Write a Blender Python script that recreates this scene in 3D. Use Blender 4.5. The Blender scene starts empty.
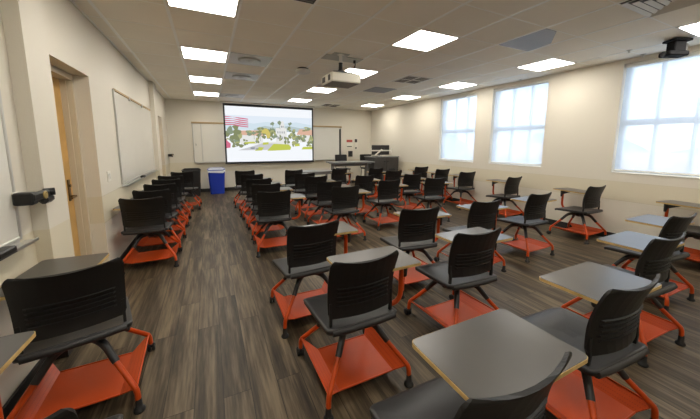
import bpy, math, random
from mathutils import Vector, Matrix
random.seed(7)
PI = math.pi
R = math.radians
SC = bpy.context.scene
COL = SC.collection

# ------------------------------------------------------------------ camera
CAM_H = 1.46
cd = bpy.data.cameras.new('camera'); cam = bpy.data.objects.new('camera', cd); COL.objects.link(cam)
F_PX, PITCH, YAW, ROLL = 291.31, 0.1335, 0.4492, 0.0033
cd.sensor_fit = 'HORIZONTAL'; cd.sensor_width = 36.0
cd.lens = F_PX / 700 * 36.0
cd.shift_x = 0.0
cd.shift_y = -26.18 / 700          # the photo is cropped off centre
cd.clip_start = 0.02; cd.clip_end = 500
fw = Vector((math.sin(YAW)*math.cos(PITCH), math.cos(YAW)*math.cos(PITCH), -math.sin(PITCH)))
rt = Vector((math.cos(YAW), -math.sin(YAW), 0)); up = rt.cross(fw)
r2 = rt*math.cos(ROLL) + up*math.sin(ROLL); u2 = up*math.cos(ROLL) - rt*math.sin(ROLL)
M3 = Matrix((r2, u2, -fw)).transposed()
cam.matrix_world = Matrix.Translation((0, 0, CAM_H)) @ M3.to_4x4()
SC.camera = cam

# ------------------------------------------------------------------ view, world, light levels
SC.view_settings.view_transform = 'Standard'
SC.view_settings.look = 'None'
SC.view_settings.gamma = 1
SC.view_settings.use_curve_mapping = False
SC.view_settings.exposure = 0.1
PANEL_EMIT = 19.0
SKY_STRENGTH = 3.9
SCREEN_EMIT = 0.92

w = bpy.data.worlds.new('sky'); SC.world = w; w.use_nodes = True
nt = w.node_tree; nt.nodes.clear()
wo = nt.nodes.new('ShaderNodeOutputWorld'); bg = nt.nodes.new('ShaderNodeBackground')
tc = nt.nodes.new('ShaderNodeTexCoord'); ns = nt.nodes.new('ShaderNodeTexNoise')
ns.inputs['Scale'].default_value = 3.2; ns.inputs['Detail'].default_value = 3
mp = nt.nodes.new('ShaderNodeMapping'); mp.inputs['Scale'].default_value = (1, 1, 2.2)
cr = nt.nodes.new('ShaderNodeValToRGB')
cr.color_ramp.elements[0].position = .45; cr.color_ramp.elements[0].color = (.58, .73, 1.0, 1)
cr.color_ramp.elements[1].position = .56; cr.color_ramp.elements[1].color = (1.0, 1.0, 1.0, 1)
nt.links.new(tc.outputs['Generated'], mp.inputs['Vector']); nt.links.new(mp.outputs['Vector'], ns.inputs['Vector'])
nt.links.new(ns.outputs['Fac'], cr.inputs['Fac']); nt.links.new(cr.outputs['Color'], bg.inputs['Color'])
bg.inputs['Strength'].default_value = SKY_STRENGTH
nt.links.new(bg.outputs['Background'], wo.inputs['Surface'])

# ------------------------------------------------------------------ materials
def new_mat(name):
    m = bpy.data.materials.new(name); m.use_nodes = True
    return m, m.node_tree, m.node_tree.nodes['Principled BSDF']
def mat(name, col, rough=.5, metal=0, spec=.5, bump=0, bscale=60, var=0, vscale=3):
    m, n, b = new_mat(name)
    b.inputs['Base Color'].default_value = (*col, 1); b.inputs['Roughness'].default_value = rough
    b.inputs['Metallic'].default_value = metal; b.inputs['Specular IOR Level'].default_value = spec
    t = n.nodes.new('ShaderNodeTexCoord')
    if bump:
        x = n.nodes.new('ShaderNodeTexNoise'); x.inputs['Scale'].default_value = bscale; x.inputs['Detail'].default_value = 3
        bu = n.nodes.new('ShaderNodeBump'); bu.inputs['Strength'].default_value = bump; bu.inputs['Distance'].default_value = .005
        n.links.new(t.outputs['Object'], x.inputs['Vector'])
        n.links.new(x.outputs['Fac'], bu.inputs['Height']); n.links.new(bu.outputs['Normal'], b.inputs['Normal'])
    if var:
        x = n.nodes.new('ShaderNodeTexNoise'); x.inputs['Scale'].default_value = vscale; x.inputs['Detail'].default_value = 4
        r = n.nodes.new('ShaderNodeValToRGB')
        r.color_ramp.elements[0].position = .3; r.color_ramp.elements[1].position = .7
        r.color_ramp.elements[0].color = (*[c*(1-var) for c in col], 1); r.color_ramp.elements[1].color = (*[min(1, c*(1+var)) for c in col], 1)
        n.links.new(t.outputs['Object'], x.inputs['Vector']); n.links.new(x.outputs['Fac'], r.inputs['Fac'])
        n.links.new(r.outputs['Color'], b.inputs['Base Color'])
    return m
def emit(name, col, s):
    m = bpy.data.materials.new(name); m.use_nodes = True; n = m.node_tree; n.nodes.clear()
    o = n.nodes.new('ShaderNodeOutputMaterial'); e = n.nodes.new('ShaderNodeEmission')
    e.inputs['Color'].default_value = (*col, 1); e.inputs['Strength'].default_value = s
    n.links.new(e.outputs[0], o.inputs[0]); return m

def wall_material():
    m, n, b = new_mat('wall_paint')
    g = n.nodes.new('ShaderNodeNewGeometry'); sx = n.nodes.new('ShaderNodeSeparateXYZ')
    n.links.new(g.outputs['Position'], sx.inputs[0])
    lt = n.nodes.new('ShaderNodeMath'); lt.operation = 'LESS_THAN'; lt.inputs[1].default_value = .905
    gt = n.nodes.new('ShaderNodeMath'); gt.operation = 'GREATER_THAN'; gt.inputs[1].default_value = .622
    mu = n.nodes.new('ShaderNodeMath'); mu.operation = 'MULTIPLY'
    n.links.new(sx.outputs['Z'], lt.inputs[0]); n.links.new(sx.outputs['Z'], gt.inputs[0])
    n.links.new(lt.outputs[0], mu.inputs[0]); n.links.new(gt.outputs[0], mu.inputs[1])
    mx = n.nodes.new('ShaderNodeMix'); mx.data_type = 'RGBA'
    mx.inputs[6].default_value = (*WALL, 1); mx.inputs[7].default_value = (*BAND, 1)
    n.links.new(mu.outputs[0], mx.inputs[0]); n.links.new(mx.outputs[2], b.inputs['Base Color'])
    b.inputs['Roughness'].default_value = .55; b.inputs['Specular IOR Level'].default_value = .3
    x = n.nodes.new('ShaderNodeTexNoise'); x.inputs['Scale'].default_value = 70
    bu = n.nodes.new('ShaderNodeBump'); bu.inputs['Strength'].default_value = .12; bu.inputs['Distance'].default_value = .004
    n.links.new(g.outputs['Position'], x.inputs['Vector'])
    n.links.new(x.outputs['Fac'], bu.inputs['Height']); n.links.new(bu.outputs['Normal'], b.inputs['Normal'])
    return m

def floor_material():
    m, n, b = new_mat('vinyl_plank')
    t = n.nodes.new('ShaderNodeNewGeometry'); mp = n.nodes.new('ShaderNodeMapping')
    mp.inputs['Rotation'].default_value = (0, 0, PI/2)
    n.links.new(t.outputs['Position'], mp.inputs['Vector'])
    br = n.nodes.new('ShaderNodeTexBrick')
    br.inputs['Scale'].default_value = 1; br.inputs['Brick Width'].default_value = 1.22; br.inputs['Row Height'].default_value = .152
    br.inputs['Mortar Size'].default_value = .0016; br.offset = .37; br.inputs['Bias'].default_value = -.1
    br.inputs['Color1'].default_value = (.0, .0, .0, 1); br.inputs['Color2'].default_value = (1, 1, 1, 1)
    br.inputs['Mortar'].default_value = (0, 0, 0, 1)
    n.links.new(mp.outputs['Vector'], br.inputs['Vector'])
    # grain: noise stretched along the plank, shifted per plank
    sep = n.nodes.new('ShaderNodeSeparateXYZ'); n.links.new(t.outputs['Position'], sep.inputs[0])
    cmb = n.nodes.new('ShaderNodeCombineXYZ')
    def mth(op, a, v):
        q = n.nodes.new('ShaderNodeMath'); q.operation = op; n.links.new(a, q.inputs[0])
        if isinstance(v, (int, float)): q.inputs[1].default_value = v
        else: n.links.new(v, q.inputs[1])
        return q.outputs[0]
    shift = mth('MULTIPLY', br.outputs['Color'], 7.3)
    n.links.new(mth('MULTIPLY', sep.outputs['X'], 17.0), cmb.inputs[0])
    n.links.new(mth('ADD', mth('MULTIPLY', sep.outputs['Y'], 1.2), shift), cmb.inputs[1])
    n.links.new(shift, cmb.inputs[2])
    n1 = n.nodes.new('ShaderNodeTexNoise'); n1.inputs['Scale'].default_value = 1.0; n1.inputs['Detail'].default_value = 6; n1.inputs['Roughness'].default_value = .62
    n.links.new(cmb.outputs[0], n1.inputs['Vector'])
    cmb2 = n.nodes.new('ShaderNodeCombineXYZ')
    n.links.new(mth('MULTIPLY', sep.outputs['X'], 60.0), cmb2.inputs[0])
    n.links.new(mth('ADD', mth('MULTIPLY', sep.outputs['Y'], 3.0), shift), cmb2.inputs[1])
    n2 = n.nodes.new('ShaderNodeTexNoise'); n2.inputs['Scale'].default_value = 1.0; n2.inputs['Detail'].default_value = 4
    n.links.new(cmb2.outputs[0], n2.inputs['Vector'])
    s1 = mth('MULTIPLY', n1.outputs['Fac'], .72); s2 = mth('MULTIPLY', n2.outputs['Fac'], .28); s3 = mth('MULTIPLY', br.outputs['Color'], .07)
    tot = mth('ADD', mth('ADD', s1, s2), s3)
    cr = n.nodes.new('ShaderNodeValToRGB'); e = cr.color_ramp.elements
    e[0].position = .36; e[0].color = (*FLOOR_D, 1); e[1].position = .68; e[1].color = (*FLOOR_L, 1)
    k = e.new(.5); k.color = (*FLOOR_M, 1)
    n.links.new(tot, cr.inputs['Fac'])
    mx = n.nodes.new('ShaderNodeMix'); mx.data_type = 'RGBA'; mx.inputs[7].default_value = (*[c*.8 for c in FLOOR_D], 1)
    n.links.new(br.outputs['Fac'], mx.inputs[0]); n.links.new(cr.outputs['Color'], mx.inputs[6])
    n.links.new(mx.outputs[2], b.inputs['Base Color'])
    b.inputs['Roughness'].default_value = .46; b.inputs['Specular IOR Level'].default_value = .28
    bu = n.nodes.new('ShaderNodeBump'); bu.inputs['Strength'].default_value = .12; bu.inputs['Distance'].default_value = .002
    n.links.new(tot, bu.inputs['Height']); n.links.new(bu.outputs['Normal'], b.inputs['Normal'])
    return m

def shade_material():
    m = bpy.data.materials.new('roller_shade_cloth'); m.use_nodes = True; n = m.node_tree; n.nodes.clear()
    o = n.nodes.new('ShaderNodeOutputMaterial'); tr = n.nodes.new('ShaderNodeBsdfTransparent')
    tl = n.nodes.new('ShaderNodeBsdfTranslucent'); df = n.nodes.new('ShaderNodeBsdfDiffuse')
    tr.inputs[0].default_value = (.95, .97, 1, 1); tl.inputs[0].default_value = (.80, .84, .9, 1); df.inputs[0].default_value = (.75, .75, .74, 1)
    a = n.nodes.new('ShaderNodeMixShader'); a.inputs[0].default_value = .35
    n.links.new(tl.outputs[0], a.inputs[1]); n.links.new(df.outputs[0], a.inputs[2])
    b = n.nodes.new('ShaderNodeMixShader'); b.inputs[0].default_value = .46
    n.links.new(a.outputs[0], b.inputs[1]); n.links.new(tr.outputs[0], b.inputs[2])
    n.links.new(b.outputs[0], o.inputs[0]); return m
def glass_material():
    m = bpy.data.materials.new('window_glass'); m.use_nodes = True; n = m.node_tree; n.nodes.clear()
    o = n.nodes.new('ShaderNodeOutputMaterial'); tr = n.nodes.new('ShaderNodeBsdfTransparent'); gl = n.nodes.new('ShaderNodeBsdfGlossy')
    gl.inputs['Roughness'].default_value = .02; tr.inputs[0].default_value = (.93, .97, .98, 1)
    a = n.nodes.new('ShaderNodeMixShader'); a.inputs[0].default_value = .05
    n.links.new(tr.outputs[0], a.inputs[1]); n.links.new(gl.outputs[0], a.inputs[2]); n.links.new(a.outputs[0], o.inputs[0]); return m
def tray_material():
    m, n, b = new_mat('orange_perforated_steel')
    t = n.nodes.new('ShaderNodeTexCoord'); v = n.nodes.new('ShaderNodeTexVoronoi')
    v.inputs['Scale'].default_value = 95; v.inputs['Randomness'].default_value = 0
    c = n.nodes.new('ShaderNodeValToRGB'); e = c.color_ramp.elements
    e[0].position = .26; e[0].color = (.36, .037, .008, 1); e[1].position = .34; e[1].color = (*ORANGE, 1)
    n.links.new(t.outputs['Object'], v.inputs['Vector']); n.links.new(v.outputs['Distance'], c.inputs['Fac'])
    n.links.new(c.outputs['Color'], b.inputs['Base Color']); b.inputs['Roughness'].default_value = .42; b.inputs['Specular IOR Level'].default_value = .3
    return m

WALL = (.68, .635, .54); BAND = (.65, .59, .45)
FLOOR_D = (.013, .0095, .0055); FLOOR_M = (.053, .038, .022); FLOOR_L = (.165, .124, .076)
ORANGE = (.47, .058, .007)
M = {}
M['wall'] = wall_material(); M['floor'] = floor_material(); M['shade'] = shade_material(); M['glass'] = glass_material()
M['tile'] = mat('ceiling_tile', (.93, .885, .785), .9, spec=.1, bump=.25, bscale=220, var=.03, vscale=1.2)
M['tbar'] = mat('ceiling_t_bar', (.97, .97, .93), .35)
M['white_metal'] = mat('white_metal', (.72, .70, .64), .4)
M['panel'] = emit('lit_diffuser', (1.0, .95, .86), PANEL_EMIT)
M['plastic'] = mat('black_plastic', (.010, .0095, .009), .45, spec=.35, bump=.06, bscale=260)
M['seat'] = mat('charcoal_seat_plastic', (.024, .023, .023), .42, spec=.4, bump=.08, bscale=260)
M['black'] = mat('black_cast_metal', (.016, .016, .017), .38)
M['rubber'] = mat('black_rubber', (.012, .012, .012), .6)
M['orange'] = mat('orange_powder_coat', ORANGE, .38, spec=.3)
M['tray'] = tray_material()
M['laminate'] = mat('grey_laminate', (.068, .062, .055), .30, spec=.5, var=.06, vscale=5)
M['ply'] = mat('plywood_edge', (.52, .35, .13), .5, var=.12, vscale=30)
M['board'] = mat('whiteboard_face', (.70, .68, .61), .18, spec=.5, var=.015, vscale=2)
M['alu'] = mat('aluminium_trim', (.55, .54, .50), .35, metal=.6)
M['cork'] = mat('tan_cork_rail', (.42, .30, .15), .8, bump=.3, bscale=200, var=.1, vscale=60)
M['base'] = mat('black_baseboard', (.018, .017, .016), .5)
M['door'] = mat('honey_maple_veneer', (.62, .37, .115), .38, var=.12, vscale=4)
M['frame'] = mat('painted_door_frame', (.60, .53, .40), .45)
M['winframe'] = mat('window_frame_paint', (.60, .62, .64), .45)
M['screenblack'] = mat('screen_black_border', (.008, .008, .010), .5)
M['blue'] = mat('blue_bin_plastic', (.008, .035, .36), .42)
M['bag'] = mat('clear_white_liner', (.55, .58, .66), .35)
M['blackbin'] = mat('black_bin_plastic', (.014, .014, .014), .45)
M['greytop'] = mat('grey_table_laminate', (.16, .165, .16), .3)
M['greymetal'] = mat('grey_painted_metal', (.20, .195, .18), .45)
M['cabinet'] = mat('dark_cabinet_laminate', (.045, .040, .036), .45, var=.1, vscale=8)
M['monitor'] = mat('monitor_back', (.015, .015, .017), .4)
M['cambody'] = mat('matte_black_camera_case', (.010, .010, .011), .8, spec=.1)
M['projector'] = mat('projector_case', (.70, .67, .57), .45)
M['darkvent'] = mat('dark_vent', (.06, .055, .05), .6)
M['greyvent'] = mat('grey_vent', (.22, .215, .20), .5)
M['grille_and_reflection'] = mat('blue_grey_grille_and_reflection', (.36, .38, .42), .5, bump=.2, bscale=400)  # grille slats, and the bluish reflection painted on one ceiling tile
M['silver'] = mat('silver_diffuser', (.42, .42, .38), .35)
M['gold'] = mat('gold_dial', (.42, .30, .11), .4, metal=.5)
M['brass'] = mat('bronze_lever', (.16, .11, .05), .35, metal=.8)
M['plate'] = mat('ivory_switch_plate', (.72, .69, .60), .4)
M['red'] = mat('red_sign', (.45, .06, .04), .5)
M['outside'] = mat('outside_ground', (.42, .43, .40), .9, var=.2, vscale=.2)
M['stucco'] = mat('pale_stucco', (.75, .72, .68), .9)
M['terracotta'] = mat('terracotta_roof', (.62, .36, .26), .9)
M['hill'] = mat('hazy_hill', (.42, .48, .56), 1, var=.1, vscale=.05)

# ------------------------------------------------------------------ mesh helpers
class MB:
    def __init__(s): s.v = []; s.f = []; s.mi = []; s.sm = []
    def add(s, vs, fs, mi=0, smooth=False):
        o = len(s.v); s.v += [tuple(p) for p in vs]
        for f in fs: s.f.append(tuple(i+o for i in f)); s.mi.append(mi); s.sm.append(smooth)
    def box(s, x0, x1, y0, y1, z0, z1, mi=0):
        v = [(x, y, z) for x in (x0, x1) for y in (y0, y1) for z in (z0, z1)]
        s.add(v, [(0,1,3,2),(4,6,7,5),(0,4,5,1),(2,3,7,6),(0,2,6,4),(1,5,7,3)], mi)
    def bbox(s, x0, x1, y0, y1, z0, z1, b=.005, mi=0):      # box with bevelled edges
        sx, sy, sz = (x0+x1)/2, (y0+y1)/2, (z0+z1)/2; hx, hy, hz = (x1-x0)/2, (y1-y0)/2, (z1-z0)/2
        b = min(b, hx*.9, hy*.9, hz*.9)
        V = {}; vs = []
        for i in (-1, 1):
            for j in (-1, 1):
                for k in (-1, 1):
                    for a in range(3):
                        p = [i*(hx-b), j*(hy-b), k*(hz-b)]
                        p[a] = (i, j, k)[a]*(hx, hy, hz)[a]
                        V[(i,j,k,a)] = len(vs); vs.append((sx+p[0], sy+p[1], sz+p[2]))
        fs = []
        for a in range(3):
            for sgn in (-1, 1):
                o = [(-1,-1),(1,-1),(1,1),(-1,1)]
                q = []
                for c in o:
                    key = list(c); key.insert(a, sgn); q.append(V[(*key, a)])
                fs.append(q)
        for a in range(3):
            b1, b2 = [x for x in range(3) if x != a]
            for i in (-1, 1):
                for j in (-1, 1):
                    def K(t, face):
                        k = [0,0,0]; k[a] = t; k[b1] = i; k[b2] = j; return V[(*k, face)]
                    fs.append([K(-1,b1), K(1,b1), K(1,b2), K(-1,b2)])
        for i in (-1,1):
            for j in (-1,1):
                for k in (-1,1): fs.append([V[(i,j,k,0)], V[(i,j,k,1)], V[(i,j,k,2)]])
        s.add(vs, fs, mi)
    def prism(s, poly, z0, z1, mi=0):
        n = len(poly)
        v = [(x, y, z0) for x, y in poly] + [(x, y, z1) for x, y in poly]
        f = [tuple(range(n-1, -1, -1)), tuple(range(n, 2*n))] + [(i, (i+1) % n, n+(i+1) % n, n+i) for i in range(n)]
        s.add(v, f, mi)
    def loft(s, rings, mi=0, smooth=True, cap=True):
        n = len(rings[0]); v = [p for r in rings for p in r]; f = []
        for k in range(len(rings)-1):
            for i in range(n):
                j = (i+1) % n; f.append((k*n+i, k*n+j, (k+1)*n+j, (k+1)*n+i))
        s.add(v, f, mi, smooth)
        if cap:
            s.add(rings[0], [tuple(range(n-1, -1, -1))], mi); s.add(rings[-1], [tuple(range(n))], mi)
    def lathe(s, prof, cx=0, cy=0, seg=16, mi=0, axis='z', smooth=True):
        rings = []
        for r, h in prof:
            ring = []
            for i in range(seg):
                a = 2*PI*i/seg; p = (r*math.cos(a), r*math.sin(a))
                if axis == 'z': ring.append((cx+p[0], cy+p[1], h))
                elif axis == 'x': ring.append((h, cx+p[0], cy+p[1]))
                else: ring.append((cx+p[0], h, cy+p[1]))
            rings.append(ring)
        s.loft(rings, mi, smooth)
    def tube(s, path, r, seg=8, fillet=0, mi=0):
        P = [Vector(p) for p in path]
        if fillet:
            Q = [P[0]]
            for i in range(1, len(P)-1):
                a, b, c = P[i-1], P[i], P[i+1]
                d1 = (a-b); d2 = (c-b); t = min(fillet, d1.length*.45, d2.length*.45)
                p1 = b + d1.normalized()*t; p2 = b + d2.normalized()*t
                for k in range(6):
                    u = k/5; Q.append(p1*(1-u)**2 + b*2*u*(1-u) + p2*u*u)
            Q.append(P[-1]); P = Q
        rad = r if isinstance(r, (list, tuple)) else None
        rings = []; nrm = None
        for i, p in enumerate(P):
            t = (P[min(i+1, len(P)-1)] - P[max(i-1, 0)]).normalized()
            if nrm is None: nrm = t.orthogonal().normalized()
            nrm = (nrm - t*nrm.dot(t)).normalized(); b = t.cross(nrm)
            rr = r if rad is None else rad[0] + (rad[1]-rad[0])*i/(len(P)-1)
            rings.append([p + (nrm*math.cos(2*PI*k/seg) + b*math.sin(2*PI*k/seg))*rr for k in range(seg)])
        s.loft(rings, mi)
    def build(s, name, mats, parent=None):
        me = bpy.data.meshes.new(name); me.from_pydata(s.v, [], s.f)
        if not isinstance(mats, (list, tuple)): mats = [mats]
        for m in mats: me.materials.append(m)
        for p, i, sm in zip(me.polygons, s.mi, s.sm): p.material_index = i; p.use_smooth = sm
        me.update()
        import bmesh
        bm = bmesh.new(); bm.from_mesh(me); bmesh.ops.recalc_face_normals(bm, faces=bm.faces); bm.to_mesh(me); bm.free()
        o = bpy.data.objects.new(name, me); COL.objects.link(o)
        if parent is not None: o.parent = parent
        return o
def rrect(x0, x1, y0, y1, r, n=5):
    out = []
    for cx, cy, a0 in ((x1-r, y1-r, 0), (x0+r, y1-r, 90), (x0+r, y0+r, 180), (x1-r, y0+r, 270)):
        for k in range(n+1):
            a = R(a0 + 90*k/n); out.append((cx+r*math.cos(a), cy+r*math.sin(a)))
    return out
def tag(o, label=None, cat=None, group=None, kind=None):
    if label: o['label'] = label
    if cat: o['category'] = cat
    if group: o['group'] = group
    if kind: o['kind'] = kind
    return o
def empty(name, loc, label, cat, group=None, rz=0):
    o = bpy.data.objects.new(name, None); COL.objects.link(o); o.location = loc; o.rotation_euler.z = rz
    o.empty_display_size = .1
    return tag(o, label, cat, group)
def struct(name, mb, m, label=None, cat=None):
    o = mb.build(name, m); o['kind'] = 'structure'
    return tag(o, label, cat)
def copy_part(o, parent):
    c = o.copy(); COL.objects.link(c); c.parent = parent
    for ch in o.children: copy_part(ch, c)
    return c

# ------------------------------------------------------------------ the room
XL, XR, YB, YN, ZC = -1.04, 5.63, 9.85, -2.2, 2.7225
PIL = -.962
fl = MB(); fl.box(XL-.4, XR+.3, YN-.2, YB+.2, -.1, 0); struct('floor', fl, M['floor'], 'dark grey brown wood plank floor running towards the screen', 'floor')
ce = MB(); ce.box(XL-.4, XR+.3, YN-.2, YB+.2, ZC, ZC+.1); struct('ceiling', ce, M['tile'], 'beige acoustic tile ceiling above the whole classroom', 'ceiling')
# T-bar grid, 2 x 2 ft
GX0, GY0, GS = -.2799, 2.714, .6096
tb = MB()
kx = [GX0 + GS*k for k in range(-1, 11)]
for x in kx:
    if XL+.02 < x < XR-.02: tb.box(x-.015, x+.015, YN, YB, ZC-.0035, ZC+.002)
ky = [GY0 + GS*k for k in range(-8, 13)]
for y in ky:
    if YN < y < YB: tb.box(XL, XR, y-.005, y+.005, ZC-.002, ZC+.002)
tb.box(XL, XL+.022, YN, YB, ZC-.004, ZC+.002); tb.box(XR-.022, XR, YN, YB, ZC-.004, ZC+.002); tb.box(XL, XR, YB-.022, YB, ZC-.004, ZC+.002)
struct('trim_1', tb, M['tbar'], 'pale metal T bar grid holding the ceiling tiles', 'ceiling grid')

# left wall with two door recesses
T = .34
lw = MB()
D1 = (2.93, 3.85); D2 = (8.02, 8.90); DH = 2.122; RX = XL-.16
def wall_left_seg(y0, y1, z0=0, z1=ZC): lw.box(XL-T, XL, y0, y1, z0, z1)
wall_left_seg(YN, D1[0]); wall_left_seg(D1[0], D1[1], DH, ZC); wall_left_seg(D1[1], D2[0]); wall_left_seg(D2[0], D2[1], DH, ZC); wall_left_seg(D2[1], YB+.2)
for (a, b) in ((2.505, 2.816), (7.32, 7.67)):
    pass
for n_, (a, b) in enumerate(((2.505, 2.816), (7.32, 7.67))):
    q = MB(); q.box(XL, PIL, a, b, 0, ZC); struct(f'trim_{3+n_}', q, M['wall'], ('shallow cream pilaster beside the near door recess', 'shallow cream pilaster beyond the long left whiteboard')[n_], 'pilaster')
struct('wall_left', lw, M['wall'], 'cream wall on the left with two door recesses', 'wall')
bw = MB(); bw.box(XL-T, XR+.3, YB, YB+.2, 0, ZC); struct('wall_back', bw, M['wall'], 'beige wall behind the projection screen', 'wall')
nw = MB(); nw.box(XL-T, XR+.3, YN-.2, YN, 0, ZC); struct('wall_near', nw, M['wall'], 'cream wall behind the camera', 'wall')
# right wall with window openings
WIN = [(1.155+.0, 2.311), (3.380, 4.536), (4.962, 6.122)]
ZS, ZT = 1.045, 2.650
rw = MB()
yc = YN
for a, b in WIN:
    rw.box(XR, XR+.24, yc, a, 0, ZC); rw.box(XR, XR+.24, a, b, 0, ZS); rw.box(XR, XR+.24, a, b, ZT, ZC); yc = b
rw.box(XR, XR+.24, yc, YB, 0, ZC)
struct('wall_right', rw, M['wall'], 'cream window wall on the right', 'wall')
# paint seams of the wainscot band
se = MB()
se.box(XR-.0025, XR, YN, YB, .617, .623); se.box(XR-.002, XR, YN, YB, .903, .907)
se.box(XL, XL+.002, D1[1], 7.3, .903, .907); se.box(XL, XL+.0025, D1[1], 7.3, .617, .623)
struct('trim_2', se, mat('seam_paint', (.56, .50, .38), .6), 'thin seams edging the yellower band along the walls', 'wall trim')
b1 = MB(); b1.box(XR-.012, XR, YN, YB-.012, 0, .10); struct('baseboard_right', b1, M['base'], 'black rubber baseboard below the windows', 'baseboard')
b2 = MB(); b2.box(XL, XR-.012, YB-.012, YB, 0, .10); struct('baseboard_back', b2, M['base'], 'black rubber baseboard under the screen wall', 'baseboard')
b3 = MB()
for a, b in ((YN, 2.493), (2.828, D1[0]), (D1[1], 7.308), (7.682, D2[0]), (D2[1], YB-.012)): b3.box(XL, XL+.012, a, b, 0, .10)
for a, b in ((2.493, 2.828), (7.308, 7.682)): b3.box(XL, PIL+.012, a, b, 0, .10)
struct('baseboard_left', b3, M['base'], 'black rubber baseboard along the left wall', 'baseboard')

# doors in recesses
def door(n, y0, y1, label):
    root = empty(f'door_{n}', (XL-.2, (y0+y1)/2, 0), label, 'door'); root['kind'] = 'structure'
    def P(mb, name, m, par=root):
        o = mb.build(name, m, par); o.matrix_parent_inverse = Matrix.Translation(-Vector(root.location)); return o
    f = MB(); X = XL-.122
    for a, b in ((y0, y0+.035), (y1-.035, y1)): f.box(X-.10, X, a, b, 0, DH-.0)
    for a, b in ((y0+.035, y0+.046), (y1-.046, y1-.035)): f.box(X-.09, X-.045, a, b, 0, DH-.05)
    f.box(X-.10, X, y0+.035, y1-.035, DH-.055, DH)
    P(f, 'door_frame', M['frame'])
    bk = MB(); bk.box(XL-T, X-.10, y0, y1, DH-.02, DH)
    l = MB(); l.box(X-.135, X-.09, y0+.036, y1-.036, .008, DH-.057); leaf = P(l, 'door_leaf', M['door'])
    h = MB(); yh = y1-.13; xh = X-.09
    h.bbox(xh, xh+.010, yh-.022, yh+.022, .90, 1.11, .004)
    h.tube([(xh, yh, .945), (xh+.05, yh, .945), (xh+.055, yh+.0, .945)], .011)
    h.tube([(xh+.052, yh-.012, .945), (xh+.055, yh-.115, .942)], .009)
    h.lathe([(.014, xh+.008), (.014, xh+.02)], yh, 1.05, 12, axis='x')
    P(h, 'door_handle', M['brass'])
door(1, *D1, 'honey maple door in the recess near the camera on the left wall')
door(2, *D2, 'honey maple door in the far recess of the left wall')

# windows: frame, panes, roller shade
def window(n, a, b, label):
    root = empty(f'window_{n}', (XR+.12, (a+b)/2, ZS), label, 'window'); root['kind'] = 'structure'
    inv = Matrix.Translation(-Vector(root.location))
    def P(mb, name, m):
        o = mb.build(name, m, root); o.matrix_parent_inverse = inv; return o
    x0, x1 = XR+.15, XR+.21
    f = MB()
    f.box(x0, x1, a, a+.045, ZS, ZT); f.box(x0, x1, b-.045, b, ZS, ZT); f.box(x0, x1, a+.045, b-.045, ZS, ZS+.045); f.box(x0, x1, a+.045, b-.045, ZT-.045, ZT)
    for t in (1/3, 2/3):
        y = a+(b-a)*t; f.box(x0, x1, y-.018, y+.018, ZS+.045, ZT-.045)
    zr = 1.80
    f.box(x0-.01, x1, a+.045, b-.045, zr-.045, zr+.045)
    P(f, 'window_frame', M['winframe'])
    g = MB(); g.box(x0+.03, x0+.034, a+.04, b-.04, ZS+.04, ZT-.04); P(g, 'pane', M['glass'])
    s = MB(); s.box(XR+.065, XR+.0655, a+.012, b-.010, ZS+.03, ZT-.02); P(s, 'roller_shade', M['shade'])
    r = MB(); r.bbox(XR+.057, XR+.074, a+.012, b-.010, ZS+.022, ZS+.044, .004); P(r, 'hem_bar', M['white_metal'])
    v = MB(); v.bbox(XR+.03, XR+.10, a+.004, b-.004, ZT-.05, ZT, .006); P(v, 'shade_cassette', M['white_metal'])
    l = MB(); l.bbox(XR-.008, XR+.15, a-.0, b+.0, ZS-.012, ZS+.004, .003); P(l, 'window_sill', M['white_metal'])
window(1, *WIN[2], 'tall shaded window farthest from the camera, nearest the screen')
window(2, *WIN[1], 'tall shaded window in the middle of the right wall')
window(3, *WIN[0], 'tall shaded window nearest the camera on the right wall')
# outside
og = MB(); og.box(XR+6, 220, -160, 220, -4.3, -4.2); struct('ground', og, M['outside'], 'pale ground outside the windows', 'ground')
hl = MB()
ring = []
for k in range(25):
    y = -120 + 14*k; ring.append((190, y, -3 + 7 + 5*math.sin(k*.9) + 3*math.sin(k*2.3)))
hv = [(190, -120+14*k, -4.2) for k in range(25)] + ring + [(215, -120+14*k, -4.2) for k in range(25)]
hl.add(hv, [(k, k+1, 26+k, 25+k) for k in range(24)] + [(25+k, 26+k, 51+k, 50+k) for k in range(24)])
struct('hills', hl, M['hill'], 'hazy hills far outside the windows', 'hills')
def house(x, y, L, W, h, label):
    root = empty('house', (x, y, -4.2), label, 'house', 'houses outside the windows')
    a = MB(); a.box(-W/2, W/2, -L/2, L/2, 0, h); a.build('wall', M['stucco'], root)
    r = MB(); e = .4
    v = [(-W/2-e, -L/2-e, h), (W/2+e, -L/2-e, h), (W/2+e, L/2+e, h), (-W/2-e, L/2+e, h), (0, -L/2-e, h+W*.3), (0, L/2+e, h+W*.3)]
    r.add(v, [(0,1,4), (2,3,5), (1,2,5,4), (3,0,4,5), (0,3,2,1)]); r.build('roof', M['terracotta'], root)
    g = MB()
    for k in (-.3, 0, .3): g.box(-W/2-.04, -W/2+.02, L*k-.5, L*k+.5, h*.45, h*.8)
    g.build('window_row', M['cabinet'], root)
house(42, 15.5, 14, 9, 2.2, 'pale house with terracotta roof seen through the nearest window')
house(60, 44, 18, 10, 3.0, 'pale house with terracotta roof seen through the middle window')

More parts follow.
